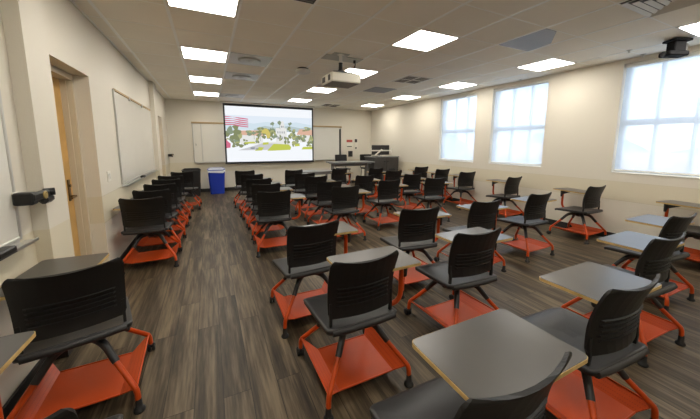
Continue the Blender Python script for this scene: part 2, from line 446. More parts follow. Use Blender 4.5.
# ------------------------------------------------------------------ tablet-arm chairs
def xyz(d, z): return (d*math.cos(PI/4), d*math.sin(PI/4), z)
def make_chair():
    root = empty('tablet_chair', (0, 0, 0), 'black chair', 'chair', 'black tablet arm chairs')
    # hub
    h = MB(); h.lathe([(.03, .335), (.055, .35), (.062, .37), (.058, .395), (.05, .41)], seg=18)
    h.lathe([(.034, .405), (.034, .432)], seg=14)
    h.bbox(-.10, .10, -.11, .11, .418, .434, .006)
    h.build('hub', M['black'], root)
    # legs
    for i, (sx, sy) in enumerate(((-1, -1), (1, -1), (-1, 1), (1, 1))):
        q = math.sqrt(.5)
        def D(d, z): return (sx*d*q, sy*d*q, z)
        l = MB(); l.tube([D(.195, .296), D(.366, .128), D(.372, .062)], .0145, 10, .022)
        leg = l.build('leg', M['orange'], root)
        s = MB(); s.tube([D(.03, .378), D(.14, .368), D(.232, .262)], [.026, .0185], 10, .07)
        s.build('leg_sleeve', M['black'], leg)
        g = MB()
        if sy < 0:
            c = D(.372, 0)
            g.lathe([(.026, 0), (.029, .008), (.026, .018), (.017, .026), (.016, .06), (.014, .075)], c[0], c[1], 14)
            g.build('glide', M['rubber'], leg)
        else:
            c = D(.372, 0)
            for dx in (-.013, .013):
                g.lathe([(.012, c[0]+dx-.009), (.028, c[0]+dx-.008), (.0295, c[0]+dx), (.028, c[0]+dx+.008), (.012, c[0]+dx+.009)], c[1]+.012, .0295, 14, axis='x')
            g.tube([(c[0], c[1]+.012, .03), (c[0], c[1], .075)], .010)
            g.bbox(c[0]-.026, c[0]+.026, c[1]-.016, c[1]+.020, .046, .064, .008)
            g.build('caster', M['rubber'], leg)
    # tray
    t = MB()
    z0 = .098; zc = .140; e = .258
    up_ = [(-.175, -.215, z0), (.175, -.215, z0), (.175, .15, z0), (-.175, .15, z0), (-e, -.262, zc), (e, -.262, zc), (e, .262, zc), (-e, .262, zc)]
    fs = [(0,1,2,3), (0,3,7,4), (1,5,6,2)]
    th = .005
    dn = [(x, y, z-th) for x, y, z in up_]
    t.add(up_ + dn, fs + [tuple(8+i for i in f[::-1]) for f in fs] + [(a, b, b+8, a+8) for a, b in ((0,1), (1,5), (5,6), (6,2), (2,3), (3,7), (7,4), (4,0))])
    t.tube([(-.175, -.215, z0), (.175, -.215, z0)], .005, 6); t.tube([(-.175, .15, z0), (.175, .15, z0)], .005, 6)
    t.tube([(-e, -.262, zc), (-e, .262, zc)], .006, 6); t.tube([(e, -.262, zc), (e, .262, zc)], .006, 6)
    t.build('book_tray', M['tray'], root)
    # seat
    s = MB(); N = 22; nu, nv = 20, 20
    ol = rrect(-.230, .230, -.232, .225, .034, 6)
    def sz(x, y):
        z = .462 - .012*math.exp(-((x/.15)**2 + ((y+.04)/.15)**2)*.8)
        if y > .10: z -= .030*((y-.10)/.125)**2
        if y < -.12: z += .012*((-.12-y)/.105)**2
        return z
    rings = []
    cxy = (0, 0)
    for k, tt in enumerate((1.0, .985, .93, .8, .6, .35, .12)):
        rings.append([(x*tt, y*tt, sz(x*tt, y*tt) - (.006 if k == 0 else 0)) for x, y in ol])
    bot = [[(x*.985, y*.985, sz(x, y)-.030) for x, y in ol], [(x*.90, y*.90, sz(x*.9, y*.9)-.034) for x, y in ol], [(x*.3, y*.3, .426) for x, y in ol]]
    s.loft(bot[::-1] + rings, smooth=True)
    # rear roll of the shell
    s.tube([(-.20, -.222, .452), (-.1, -.228, .449), (.1, -.228, .449), (.20, -.222, .452)], .020, 8)
    seat = s.build('seat', M['seat'], root)
    p = MB(); p.prism(rrect(-.14, .14, -.15, .15, .04), .424, .440); p.build('seat_pan', M['black'], seat)
    # backrest with five raised ribs
    b = MB()
    zs = [.510, .540]
    ribz = set()
    for k in range(5):
        z = .572 + .0262*k; zs += [z, z+.002, z+.010, z+.012]; ribz |= {zs[-3], zs[-2]}
    zs += [.705, .74, .77, .80, .818, .829, .836, .840, .842]
    slot = set()
    us = [-1, -.97, -.9, -.8, -.74, -.5, -.25, 0, .25, .5, .74, .8, .9, .97, 1]
    def bp(u, z):
        t = (z-.51)/.332
        hw = .205 + .008*t
        if z > .818: hw -= .022*(1 - math.sqrt(max(0, 1-((z-.818)/.024)**2)))
        if z < .54: hw -= .012*((.54-z)/.03)**2
        y = -.207 + .028*math.sin(t*PI)*.6 - .055*t**1.6 + .034*u*u
        z2 = z + .010*u*u*t
        return Vector((hw*u, y, z2))
    nz, nu = len(zs), len(us); th = .013
    G = [[bp(u, z) for u in us] for z in zs]
    vs = []
    for i in range(nz):
        for j in range(nu): vs.append(G[i][j])
    off = len(vs)
    for i in range(nz):
        for j in range(nu):
            du = G[i][min(j+1, nu-1)] - G[i][max(j-1, 0)]; dz = G[min(i+1, nz-1)][j] - G[max(i-1, 0)][j]
            n_ = du.cross(dz).normalized()
            if n_.y > 0: n_ = -n_
            rib = .008 if (zs[i] in ribz and abs(us[j]) < .77) else 0
            vs.append(G[i][j] + n_*(th + rib)); vs[i*nu+j] = G[i][j] - n_*rib*.5
    keep = [[not ((zs[i], zs[i+1]) in slot and abs((us[j]+us[j+1])/2) < .74) for j in range(nu-1)] for i in range(nz-1)]
    fs = []
    def I(i, j, k): return k*off + i*nu + j
    for i in range(nz-1):
        for j in range(nu-1):
            if not keep[i][j]: continue
            fs.append((I(i,j,0), I(i,j+1,0), I(i+1,j+1,0), I(i+1,j,0))); fs.append((I(i,j,1), I(i+1,j,1), I(i+1,j+1,1), I(i,j+1,1)))
            def out(a, c): return not (0 <= a < nz-1 and 0 <= c < nu-1 and keep[a][c])
            if out(i-1, j): fs.append((I(i,j,0), I(i,j,1), I(i,j+1,1), I(i,j+1,0)))
            if out(i+1, j): fs.append((I(i+1,j,0), I(i+1,j+1,0), I(i+1,j+1,1), I(i+1,j,1)))
            if out(i, j-1): fs.append((I(i,j,0), I(i+1,j,0), I(i+1,j,1), I(i,j,1)))
            if out(i, j+1): fs.append((I(i,j+1,0), I(i,j+1,1), I(i+1,j+1,1), I(i+1,j+1,0)))
    b.add(vs, fs, 0, False)
    back = b.build('backrest', M['plastic'], root)
    for sx in (-1, 1):
        k = MB()
        pts = []
        for z in (.440, .47, .51, .55, .60):
            u = .93*sx; q_ = bp(u, max(z, .51)); y = q_.y - .008
            if z < .51: y = q_.y - .008 + (.51-z)*.05
            pts.append((sx*.196, y, z))
        rings = []
        for (x, y, z) in pts: rings.append([(x-.007, y-.009, z), (x+.007, y-.009, z), (x+.007, y+.009, z), (x-.007, y+.009, z)])
        k.loft(rings, smooth=False); k.build('back_support', M['plastic'], back)
    # arm
    a = MB(); a.tube([(.03, 0, .405), (.37, 0, .405), (.37, 0, .66)], .0165, 10, .09)
    a.build('tablet_arm', M['orange'], root)
    # tablet, origin at the post
    tl = MB(); tl.prism(rrect(-.485, .030, -.148, .19, .024), 0.7140, .7300); tab = tl.build('tablet', M['laminate'], root)
    ed = MB(); ed.prism(rrect(-.4875, .0325, -.1505, .1925, .026), 0.7130, .7281); ed.build('edge_band', M['ply'], tab)
    br = MB(); br.lathe([(.021, .585), (.024, .62), (.027, .69), (.03, .709)], seg=12)
    br.prism([(-.02, -.022), (-.19, -.012), (-.19, .012), (-.02, .022)], .690, .709)
    br.add([(-.02, -.012, .63), (-.02, .012, .63), (-.16, -.010, .692), (-.16, .010, .692), (-.02, -.012, .692), (-.02, .012, .692)], [(0,1,3,2), (0,2,4), (1,5,3), (2,3,5,4), (0,4,5,1)])
    br.build('tablet_bracket', M['black'], tab)
    return root
PROTO = make_chair()
first = [True]
def place_chair(bx, by, label, srot=0, arm=-9, trot=0, base=0, reach=.37, tsh=(.03, .012)):
    """bx, by: centre of the backrest top seen from above; the pivot lies .225 m ahead of it."""
    s = R(srot)
    px, py = bx - .235*math.sin(s)*-1*-1, by + .235*math.cos(s)
    if first[0]: r = PROTO; first[0] = False
    else:
        r = PROTO.copy(); COL.objects.link(r)
        for ch in PROTO.children: copy_part(ch, r)
    OX, OY = .02, -.015
    r.location = (px+OX, py+OY, 0); r.rotation_euler.z = R(base); r['label'] = label
    sh = Matrix.Rotation(-R(base), 3, 'Z') @ Vector((-OX, -OY, 0))
    for ch in r.children:
        n = ch.name.split('.')[0]
        if n in ('seat', 'backrest'): ch.rotation_euler.z = s - R(base); ch.location = sh
        elif n == 'tablet_arm': ch.rotation_euler.z = R(arm-base); ch.location = sh; ch.scale.x = reach/.37
        elif n == 'tablet':
            aa = R(arm-base); ch.location = (reach*math.cos(aa)+tsh[0]+sh.x, reach*math.sin(aa)+tsh[1]+sh.y, 0); ch.rotation_euler.z = R(trot-base)
    return r
ORD = ['first', 'second', 'third', 'fourth', 'fifth', 'sixth', 'seventh', 'eighth', 'ninth', 'tenth']
COLS = {
 'along the left wall': [
   dict(b=(-.53, .80), srot=6, arm=118, trot=89, reach=.40, tsh=(-.055, .08)), dict(b=(-.655, 1.825), srot=15, arm=102, trot=88),
   dict(b=(-.72, 3.95), srot=-3, arm=103, trot=86), dict(b=(-.715, 4.575), arm=103, trot=90, srot=-3), dict(b=(-.70, 5.22), arm=103, trot=88),
   dict(b=(-.69, 5.87), arm=103, trot=90), dict(b=(-.69, 6.52), srot=-3, arm=103, trot=90), dict(b=(-.56, 7.28), srot=-8, arm=103, trot=90)],
 'in the first column right of the aisle': [
   dict(b=(.728, .43), srot=-1), dict(b=(.745, 1.33), srot=1), dict(b=(.71, 2.10), srot=4, arm=-8),
   dict(b=(.74, 3.82), srot=-5, arm=-10, trot=-3), dict(b=(.77, 4.58), srot=-3, arm=-10, trot=-3), dict(b=(.77, 5.32), srot=-2, arm=-10, trot=-3), dict(b=(.76, 6.14), srot=-3, arm=-10, trot=-3), dict(b=(.72, 7.06), srot=-3, arm=-10, trot=-3)],
 'in the second column right of the aisle': [
   dict(b=(1.695, .555), srot=-3), dict(b=(1.705, 1.41), srot=-4), dict(b=(1.82, 2.19), srot=-7, trot=-2),
   dict(b=(1.79, 3.84), srot=-4, arm=-10, trot=-3), dict(b=(1.79, 4.48), srot=-3, arm=-10, trot=-3), dict(b=(1.83, 5.28), srot=-2, arm=-10, trot=-3), dict(b=(1.81, 5.94), srot=-2, arm=-10, trot=-3), dict(b=(1.80, 6.80), srot=2, arm=-10, trot=-3)],
 'in the third column right of the aisle': [
   dict(b=(2.775, .775), srot=-4), dict(b=(2.73, 2.18), srot=-3), dict(b=(2.79, 4.19), srot=-1, arm=-10, trot=-3), dict(b=(2.78, 5.06), srot=3, arm=-10, trot=-3), dict(b=(2.95, 6.70), srot=5)],
 'in the fourth column right of the aisle': [
   dict(b=(3.75, .98), srot=-5), dict(b=(3.77, 2.23), srot=-1, trot=3), dict(b=(3.76, 4.13), srot=-8, arm=-10, trot=-3), dict(b=(3.82, 4.88), srot=-4, arm=-10, trot=-3), dict(b=(3.90, 5.70), srot=-4, arm=-10, trot=-3), dict(b=(3.90, 6.50), srot=2)],
 'along the window wall': [
   dict(b=(5.25, 1.02), srot=-2, arm=62, trot=82), dict(b=(5.22, 2.28), srot=-3, arm=62, trot=80), dict(b=(5.26, 3.62), srot=2, arm=66, trot=86),
   dict(b=(5.25, 4.75), srot=-8, arm=66, trot=88), dict(b=(5.27, 5.55), srot=-3, arm=66, trot=88), dict(b=(5.28, 6.38), srot=-6, arm=66, trot=88)],
}
for where, lst in COLS.items():
    for i, d in enumerate(lst):
        b = d.pop('b')
        lab = f'black chair with orange base, {ORD[i]} from the camera {where}'
        if 'column right' in where:
            lab = f'black and orange chair, {ORD[i]} from the camera {where}'
        if 'left wall' in where: d.setdefault('tsh', (0, -.03))
        if 'window' in where: d.setdefault('tsh', (0, .012))
        d.setdefault('base', d.get('srot', 0)*.25 + random.uniform(-2, 2))
        place_chair(b[0], b[1], lab, **d)

# ------------------------------------------------------------------ ceiling lights
LX0, LY0 = .0249, 3.019
pl = None
names_r = {-2: 'behind the camera', -1: 'above the camera end', 0: 'first', 1: 'second', 2: 'third', 3: 'fourth'}
cols_l = ['row by the left wall', 'middle row', 'row by the windows']
def make_light():
    root = empty('ceiling_light', (0, 0, ZC), 'x', 'ceiling light', 'square ceiling light panels')
    f = MB(); h = .297; q = .277
    f.box(-h, h, -h, -q, -.010, .0); f.box(-h, h, q, h, -.010, .0); f.box(-h, -q, -q, q, -.010, .0); f.box(q, h, -q, q, -.010, .0)
    f.build('frame', M['white_metal'], root)
    d = MB(); d.box(-q, q, -q, q, -.007, -.003); d.build('diffuser', M['panel'], root)
    return root
LP = None
for c in range(3):
    for r in range(-2, 4):
        if LP is None: o = LP = make_light()
        else:
            o = LP.copy(); COL.objects.link(o)
            for ch in LP.children: copy_part(ch, o)
        o.location = (LX0+2.4384*c, LY0+1.8288*r, ZC)
        if r < 0: o['label'] = f'lit square ceiling panel {"above" if r == -1 else "behind"} the camera in the {cols_l[c]}' + ''
        else: o['label'] = f'lit square ceiling panel, {names_r[r]} from the camera in the {cols_l[c]}'

# ------------------------------------------------------------------ ceiling fittings
def cell(ix, iy): return GX0+GS*(ix+.5), GY0+GS*(iy+.5)
def vent(ix, iy, name, label, kind):
    x, y = cell(ix, iy); root = empty(name, (x, y, ZC), label, 'ceiling vent')
    h = .293
    if kind == 'plain':
        a = MB(); a.bbox(-h, h, -h, h, -.006, .002, .002); a.build('plate', M['greyvent'], root)
        s = MB()
        for k in range(-12, 13): s.box(-h+.02, h-.02, k*.022-.006, k*.022+.006, -.0075, -.0055)
        s.build('grille', M['grille_and_reflection'], root)
    elif kind == 'dark':
        a = MB(); a.bbox(-h, h, -h, h, -.006, .002, .002); a.build('plate', M['darkvent'], root)
        s = MB()
        for k in range(-7, 8): s.box(-h+.02, h-.02, k*.036-.006, k*.036+.006, -.010, -.0055)
        s.build('grille', M['greyvent'], root)
    elif kind == 'blue':  # plate outline and colour stand in for a bluish reflection on the tile
        a = MB(); a.prism([(-h, -h), (-.10, -h), (.24, -.04), (h, .22), (h, h), (-h, h)], -.005, .002); a.build('plate', M['grille_and_reflection'], root)
        s = MB()
        for k in range(0, 6): s.box(-h+.02, h-.05, k*.048-.004, k*.048+.004, -.0065, -.0045)
        s.build('rib', M['grille_and_reflection'], root)
    elif kind == 'round':
        a = MB(); a.bbox(-h, h, -h, h, -.005, .002, .002); a.build('plate', M['silver'], root)
        s = MB(); s.lathe([(.17, -.005), (.165, -.014), (.12, -.018), (.06, -.012), (.03, -.022), (.002, -.024)], seg=28); s.build('round_cone', M['silver'], root)
    elif kind == 'slot':
        a = MB(); a.bbox(-h, h, -h, h, -.005, .002, .002); a.build('plate', M['white_metal'], root)
        s = MB()
        for qx in (-1, 1):
            for qy in (-1, 1):
                for k in range(5):
                    o = .04+k*.045
                    if qx*qy > 0: s.box(qx*.145-.11, qx*.145+.11, qy*o-.010, qy*o+.010, -.009, -.0045)
                    else: s.box(qx*o-.010, qx*o+.010, qy*.145-.11, qy*.145+.11, -.009, -.0045)
        s.build('louvre', M['darkvent'], root)
    elif kind == 'fourway':
        a = MB(); a.bbox(-h, h, -h, h, -.004, .002, .002); a.build('plate', M['darkvent'], root)
        for k, q in enumerate((.288, .228, .168, .108, .05)):
            s = MB(); zt = -.004; zb = -.020; wq = .034
            out_ = [(-q, -q), (q, -q), (q, q), (-q, q)]; inn = [(-q+wq, -q+wq), (q-wq, -q+wq), (q-wq, q-wq), (-q+wq, q-wq)]
            v = [(x, y, zb) for x, y in out_] + [(x, y, zt) for x, y in inn] + [(x, y, zb+.004) for x, y in out_] + [(x, y, zt+.003) for x, y in inn]
            f = []
            for i in range(4):
                j = (i+1) % 4; f += [(i, j, 4+j, 4+i), (8+i, 12+i, 12+j, 8+j), (i, 8+i, 8+j, j)]
            s.add(v, f); s.build('louvre', M['white_metal'], root)
vent(1, -1, 'return_grille', 'dark return grille at the top edge of the photo', 'dark')
vent(6, -1, 'reflection_panel', 'tile with bluish reflection as blue grey plate between two light panels on the right', 'blue')
vent(1, 3, 'round_diffuser', 'silver ceiling diffuser plate nearest the camera, beside the left lights', 'round')
vent(1, 5, 'round_diffuser', 'silver ceiling diffuser plate, middle of the three beside the left lights', 'round')
vent(1, 9, 'round_diffuser', 'silver ceiling diffuser plate nearest the screen, beside the left lights', 'round')
vent(6, 5, 'vent_grille', 'flat grey grille in the ceiling right of the projector', 'plain')
vent(6, 3, 'slot_diffuser', 'ceiling diffuser with dark patterned slots near the windows', 'slot')
vent(6, 10, 'slot_diffuser', 'small looking slotted diffuser in the ceiling above the teaching desk', 'slot')
vent(6, -3, 'air_diffuser', 'white four way air diffuser at the top right of the photo', 'fourway')
for x, y, l in ((5.155, 2.08, 'small white sprinkler head above the nearest window, left one'), (5.555, 2.08, 'small white sprinkler head above the nearest window, right one'), (5.55, 3.87, 'small white sprinkler head above the middle window'), (2.05, 5.35, 'small sprinkler head on the ceiling beside the projector')):
    s = MB(); s.lathe([(.035, 0), (.034, -.006), (.016, -.010), (.012, -.030), (.018, -.034), (.002, -.036)], seg=14)
    o = s.build('sprinkler_head', M['white_metal']); o.location = (x, y, ZC); tag(o, l, 'sprinkler', 'ceiling sprinkler heads')
s = MB(); s.lathe([(.075, 0), (.075, -.03), (.06, -.05), (.03, -.06), (.002, -.062)], seg=22); o = s.build('smoke_detector', M['white_metal']); o.location = (4.28, 1.12, ZC-.022); tag(o, 'white domed smoke detector at the right edge of the ceiling', 'smoke detector')

# wireless access point left of the projector
ap = empty('access_point', (1.50, 4.95, ZC), 'flat white disc device with dark mount on the ceiling left of projector', 'access point')
a = MB(); a.lathe([(.09, 0), (.09, -.012), (.06, -.025)], seg=22); a.build('mount', M['darkvent'], ap)
a = MB(); a.lathe([(.08, -.022), (.12, -.028), (.124, -.062), (.10, -.080), (.002, -.085)], seg=26); a.build('cover', M['white_metal'], ap)

# projector
pr = empty('projector', (1.755, 3.96, ZC), 'white ceiling projector hanging from a black mount', 'projector')
c = MB(); c.bbox(-.22, .22, -.205, .205, -.42, -.295, .014); case = c.build('case', M['projector'], pr)
c = MB(); c.box(-.205, .205, -.19, .19, -.4225, -.4195); c.build('underside', M['greyvent'], case)
for y0, y1 in ((-.15, -.07), (.04, .16)):
    c = MB()
    c.box(-.2215, -.2185, y0, y1, -.395, -.32)
    for k in range(5): c.box(-.2235, -.2210, y0+.004, y1-.004, -.391+k*.015, -.385+k*.015)
    c.build('side_vent', M['darkvent'], case)
c = MB(); c.lathe([(.045, .20), (.05, .225), (.04, .235), (.036, .215)], -.08, -.355, 20, axis='y'); c.build('lens', M['black'], case)
c = MB(); c.bbox(-.13, .13, -.12, .12, -.296, -.272, .01); c.bbox(-.07, .07, -.07, .07, -.275, -.235, .012); c.lathe([(.045, -.24), (.03, -.21), (.026, -.14), (.03, -.12)], seg=16)
for sx in (-1, 1):
    for sy in (-1, 1): c.tube([(sx*.05, sy*.05, -.25), (sx*.17, sy*.15, -.285), (sx*.17, sy*.15, -.296)], .010, 8)
c.build('mount', M['black'], pr)
c = MB(); c.lathe([(.024, -.145), (.024, -.02), (.05, -.012), (.05, -.004)], seg=16); c.build('pole', M['white_metal'], pr)
c = MB(); c.bbox(-.19, .40, .06, .29, -.012, -.003, .003); c.bbox(-.12, .12, -.06, .08, -.010, -.003, .003); c.build('ceiling_plate', M['silver'], pr)
c = MB(); c.tube([(.30, .16, -.01), (.31, .15, -.08), (.25, .10, -.17), (.17, .06, -.26), (.12, .04, -.30)], .008, 8, .06); c.lathe([(.018, -.012), (.018, -.05)], .30, .16, 10); c.build('cable', M['rubber'], pr)

# black ceiling camera at the right edge
cm = empty('ceiling_camera', (5.13, 1.62, ZC), 'black camera on a ceiling bracket at the right edge by the window', 'camera', rz=R(-25))
c = MB(); c.loft([[(x*s_, y*s_, z) for x, y in rrect(-.11, .11, -.08, .08, .02, 3)] for s_, z in ((1.0, -.035), (1.0, -.015), (.55, .0))], smooth=False); c.build('bracket', M['cambody'], cm)
c = MB(); c.bbox(-.075, .065, -.055, .055, -.155, -.034, .01); c.build('neck', M['cambody'], cm)
c = MB(); c.bbox(-.15, .10, -.07, .07, -.205, -.150, .014); b_ = c.build('body', M['cambody'], cm)
c = MB(); c.lathe([(.03, -.160), (.032, -.149), (.02, -.146)], 0, -.178, 16, axis='x'); c.build('lens', M['black'], b_)
c = MB(); c.bbox(.064, .10, -.045, .045, -.15, -.06, .01); c.build('side_cover', M['darkvent'], cm)

# ------------------------------------------------------------------ projection screen
SX0, SX1, SZ0, SZ1, SY = .445, 3.267, .858, 2.668, 9.70
sc_ = empty('projection_screen', ((SX0+SX1)/2, SY, SZ0), 'large projection screen with black border showing a campus view', 'screen')
def rel(o): o.matrix_parent_inverse = Matrix.Translation(-Vector(sc_.location)); return o
b = MB(); t_ = .046
b.box(SX0, SX1, SY-.004, SY+.004, SZ0, SZ0+t_); b.box(SX0, SX1, SY-.004, SY+.004, SZ1-.07, SZ1)
b.box(SX0, SX0+t_, SY-.004, SY+.004, SZ0+t_, SZ1-.07); b.box(SX1-t_, SX1, SY-.004, SY+.004, SZ0+t_, SZ1-.07)
b.tube([(SX0-.01, SY, SZ0), (SX1+.01, SY, SZ0)], .014, 8)
rel(b.build('border', M['screenblack'], sc_))
cs = MB(); cs.bbox(SX0-.06, SX1+.06, SY-.06, SY+.09, SZ1, ZC-.004, .008); rel(cs.build('housing', M['white_metal'], sc_))
# picture: layered flat areas of light; units are fractions of the image
pm = {}
def pc(name, col): 
    pm[name] = len(pm); return emit('screen_'+name, col, SCREEN_EMIT)
pmats = [pc('white', (.93, .96, 1.0)), pc('sky', (.66, .78, .86)), pc('haze', (.50, .60, .62)), pc('tree', (.24, .27, .14)), pc('leaf', (.42, .44, .20)), pc('palm', (.26, .32, .22)),
         pc('wall', (.82, .82, .80)), pc('roof', (.74, .46, .34)), pc('lawn', (.55, .60, .10)), pc('path', (.60, .60, .62)), pc('red', (.66, .16, .26)), pc('dark', (.28, .30, .33)), pc('yellow', (.66, .56, .16)), pc('pale', (.78, .86, .95))]
im = MB(); ix0, ix1, iz0, iz1 = SX0+t_, SX1-t_, SZ0+t_, SZ1-.07
lay = [0]
def poly(pts, m):
    lay[0] += 1; y = SY - .0005 - .00004*lay[0]
    im.add([(ix0+(ix1-ix0)*x, y, iz0+(iz1-iz0)*z) for x, z in pts], [tuple(range(len(pts)))], pm[m])
def blob(x, z, rx, rz, m, n=12, rough=.25):
    poly([(x+rx*math.cos(2*PI*k/n)*(1+random.uniform(-rough, rough)), z+rz*math.sin(2*PI*k/n)*(1+random.uniform(-rough, rough))) for k in range(n)], m)
def rect(x0, x1, z0, z1, m): poly([(x0, z0), (x1, z0), (x1, z1), (x0, z1)], m)
rect(0, 1, 0, 1, 'white'); rect(0, 1, .60, .84, 'pale'); 
poly([(0, .62), (0, .70), (.15, .73), (.3, .70), (.45, .74), (.6, .71), (.8, .75), (1, .70), (1, .58), (0, .58)], 'sky')
poly([(.3, .60), (.42, .665), (.55, .64), (.7, .675), (.85, .64), (1, .66), (1, .56), (.3, .56)], 'haze')
rect(0, 1, .215, .40, 'white')
rect(.55, .68, .34, .63, 'wall'); rect(.60, .655, .6, .71, 'wall'); blob(.628, .735, .022, .03, 'wall', 10, .05)
rect(.15, .40, .32, .50, 'wall'); poly([(.13, .49), (.42, .48), (.40, .58), (.16, .57)], 'roof')
rect(.84, 1, .36, .52, 'wall'); poly([(.80, .51), (1, .50), (1, .61), (.84, .62)], 'roof')
for x in (.575, .60, .625, .65): rect(x-.006, x+.006, .42, .47, 'dark'); rect(x-.005, x+.005, .53, .57, 'dark')
for x in (.62, .638): rect(x-.005, x+.005, .64, .675, 'dark')
rect(.45, .72, .30, .37, 'wall')
for x, z, a, q in ((.07, .52, .08, .16), (.13, .46, .06, .14), (.04, .38, .05, .09), (.11, .33, .07, .07), (.44, .52, .05, .10), (.50, .56, .05, .10), (.40, .60, .05, .05), (.75, .55, .05, .11), (.80, .47, .05, .10), (.78, .38, .05, .10), (.93, .63, .05, .05), (.96, .34, .05, .06), (.34, .43, .03, .10), (.52, .48, .04, .09), (.70, .62, .03, .05), (.21, .36, .03, .06), (.25, .52, .05, .06), (.60, .45, .02, .06), (.68, .42, .03, .08), (.36, .58, .04, .05), (.88, .44, .04, .08), (.98, .44, .03, .08)):
    for _ in range(9):
        blob(x+random.uniform(-.75, .75)*a, z+random.uniform(-.8, .7)*q, a*random.uniform(.25, .55), q*random.uniform(.2, .45), random.choice(('tree', 'tree', 'leaf', 'palm')), 9, .35)
for x, z in ((.515, .71), (.60, .73), (.72, .71), (.30, .53), (.37, .50)):
    rect(x-.002, x+.002, z-.12, z, 'palm'); blob(x, z, .022, .03, 'palm', 10, .5)
blob(.43, .56, .05, .045, 'yellow'); blob(.46, .50, .025, .06, 'yellow')
poly([(.12, .21), (.46, .215), (.62, .33), (.40, .345), (.25, .27)], 'path')
poly([(.44, .195), (.72, .215), (.73, .27), (.70, .32), (.52, .33)], 'lawn'); poly([(.30, .20), (.38, .205), (.41, .26), (.35, .27)], 'lawn')
poly([(.39, .31), (.46, .32), (.46, .36), (.40, .355)], 'lawn'); poly([(.77, .28), (.84, .29), (.83, .33), (.78, .32)], 'lawn'); poly([(.86, .22), (1, .225), (1, .28), (.88, .27)], 'lawn'); poly([(.19, .33), (.32, .34), (.30, .37), (.20, .36)], 'lawn')
blob(.28, .25, .03, .018, 'dark', 8); blob(.33, .235, .02, .012, 'dark', 8)
for k in range(5):
    z = .66 + k*.035; poly([(0, z+.02), (.08, z+.025-.004*k), (.16, z+.0), (.24, z-.015), (.24, z-.032), (.15, z-.02), (.08, z+.006), (0, z)], 'red')
poly([(.02, .24), (.05, .25), (.07, .33), (.03, .40), (.01, .41)], 'white'); poly([(.0, .25), (.04, .26), (.045, .33), (.0, .40)], 'red')
rect(0, 1, 0, .20, 'white')
rel(im.build('picture', pmats, sc_))

# ------------------------------------------------------------------ whiteboards
def whiteboard_left(y0, y1, z0, z1, X, name, label, clips=True):
    root = empty(name, (X, (y0+y1)/2, z0), label, 'whiteboard')
    inv = Matrix.Translation(-Vector(root.location))
    def P(mb, n, m):
        o = mb.build(n, m, root); o.matrix_parent_inverse = inv; return o
    a = MB(); a.box(X, X+.016, y0+.02, y1-.02, z0+.02, z1-.02); P(a, 'board', M['board'])
    f = MB(); f.bbox(X, X+.022, y0, y0+.022, z0, z1, .004); f.bbox(X, X+.022, y1-.022, y1, z0, z1, .004); f.bbox(X, X+.022, y0+.022, y1-.022, z0, z0+.022, .004); P(f, 'frame', M['alu'])
    t = MB(); t.bbox(X+.0, X+.028, y0+.02, y1-.005, z1-.018, z1+.010, .003); tr = P(t, 'map_rail', M['cork'])
    if clips:
        for k in (.30, .66):
            c = MB(); y = y0+(y1-y0)*k; c.bbox(X+.018, X+.036, y-.012, y+.012, z1-.05, z1+.014, .004); o = c.build('map_clip', M['alu'], tr)
    m = MB(); m.box(X, X+.065, y0+.02, y1+.06, z0-.030, z0-.024); m.box(X+.060, X+.065, y0+.02, y1+.06, z0-.03, z0-.012); m.box(X, X+.006, y0+.02, y1, z0-.03, z0+.01); P(m, 'marker_tray', M['alu'])
    return root
whiteboard_left(4.63, 7.15, .935, 2.127, XL, 'whiteboard', 'long whiteboard on the left wall between the pilasters')
whiteboard_left(.35, 2.338, .90, 2.127, XL, 'whiteboard', 'whiteboard cut off by the left edge of the photo', False)
def eraser(x, y, z, label, rz=0, s=1):
    root = empty('board_eraser', (x, y, z), label, 'eraser', rz=rz)
    a = MB(); a.bbox(-.026*s, .026*s, -.065*s, .065*s, .006, .032*s, .006); a.build('handle', M['plastic'], root)
    a = MB(); a.box(-.025*s, .025*s, -.063*s, .063*s, 0, .007); a.build('felt', M['cabinet'], root)
eraser(XL+.045, 5.75, .935-.024, 'black eraser on the tray of the long left whiteboard')
eraser(XL+.045, 2.08, .90-.024, 'black eraser on the tray at the left edge of the photo', 0, 1.15)

# back wall whiteboard
wb = empty('whiteboard', (2.0, YB, .90), 'wide sliding whiteboard behind the projection screen', 'whiteboard')
def P(mb, n, m):
    o = mb.build(n, m, wb); o.matrix_parent_inverse = Matrix.Translation(-Vector(wb.location)); return o
a = MB(); a.box(-.39, 4.36, YB-.02, YB, .92, 2.06); P(a, 'board', M['board'])
a = MB(); a.bbox(-.41, -.38, YB-.045, YB, .90, 2.08, .004); a.bbox(4.35, 4.38, YB-.045, YB, .90, 2.08, .004); a.bbox(-.38, 4.35, YB-.045, YB, .895, .925, .004); P(a, 'frame', M['alu'])
a = MB(); a.bbox(-.42, 4.39, YB-.05, YB, 2.05, 2.10, .004); P(a, 'map_rail', M['cork'])
a = MB(); a.box(-.18, 1.1, YB-.034, YB-.022, .93, 2.04); P(a, 'sliding_panel', M['board'])
a = MB(); a.bbox(-.185, -.155, YB-.04, YB-.018, .93, 2.04, .003); P(a, 'panel_edge', M['alu'])
a = MB(); a.bbox(-.34, -.325, YB-.035, YB-.02, 1.40, 1.46, .003); P(a, 'pull', M['greymetal'])
a = MB(); a.bbox(4.30, 4.348, YB-.055, YB-.02, .97, 2.00, .006); P(a, 'black_strip', M['monitor'])
a = MB(); a.bbox(-.38, 4.35, YB-.09, YB-.045, .885, .90, .003); P(a, 'marker_tray', M['alu'])

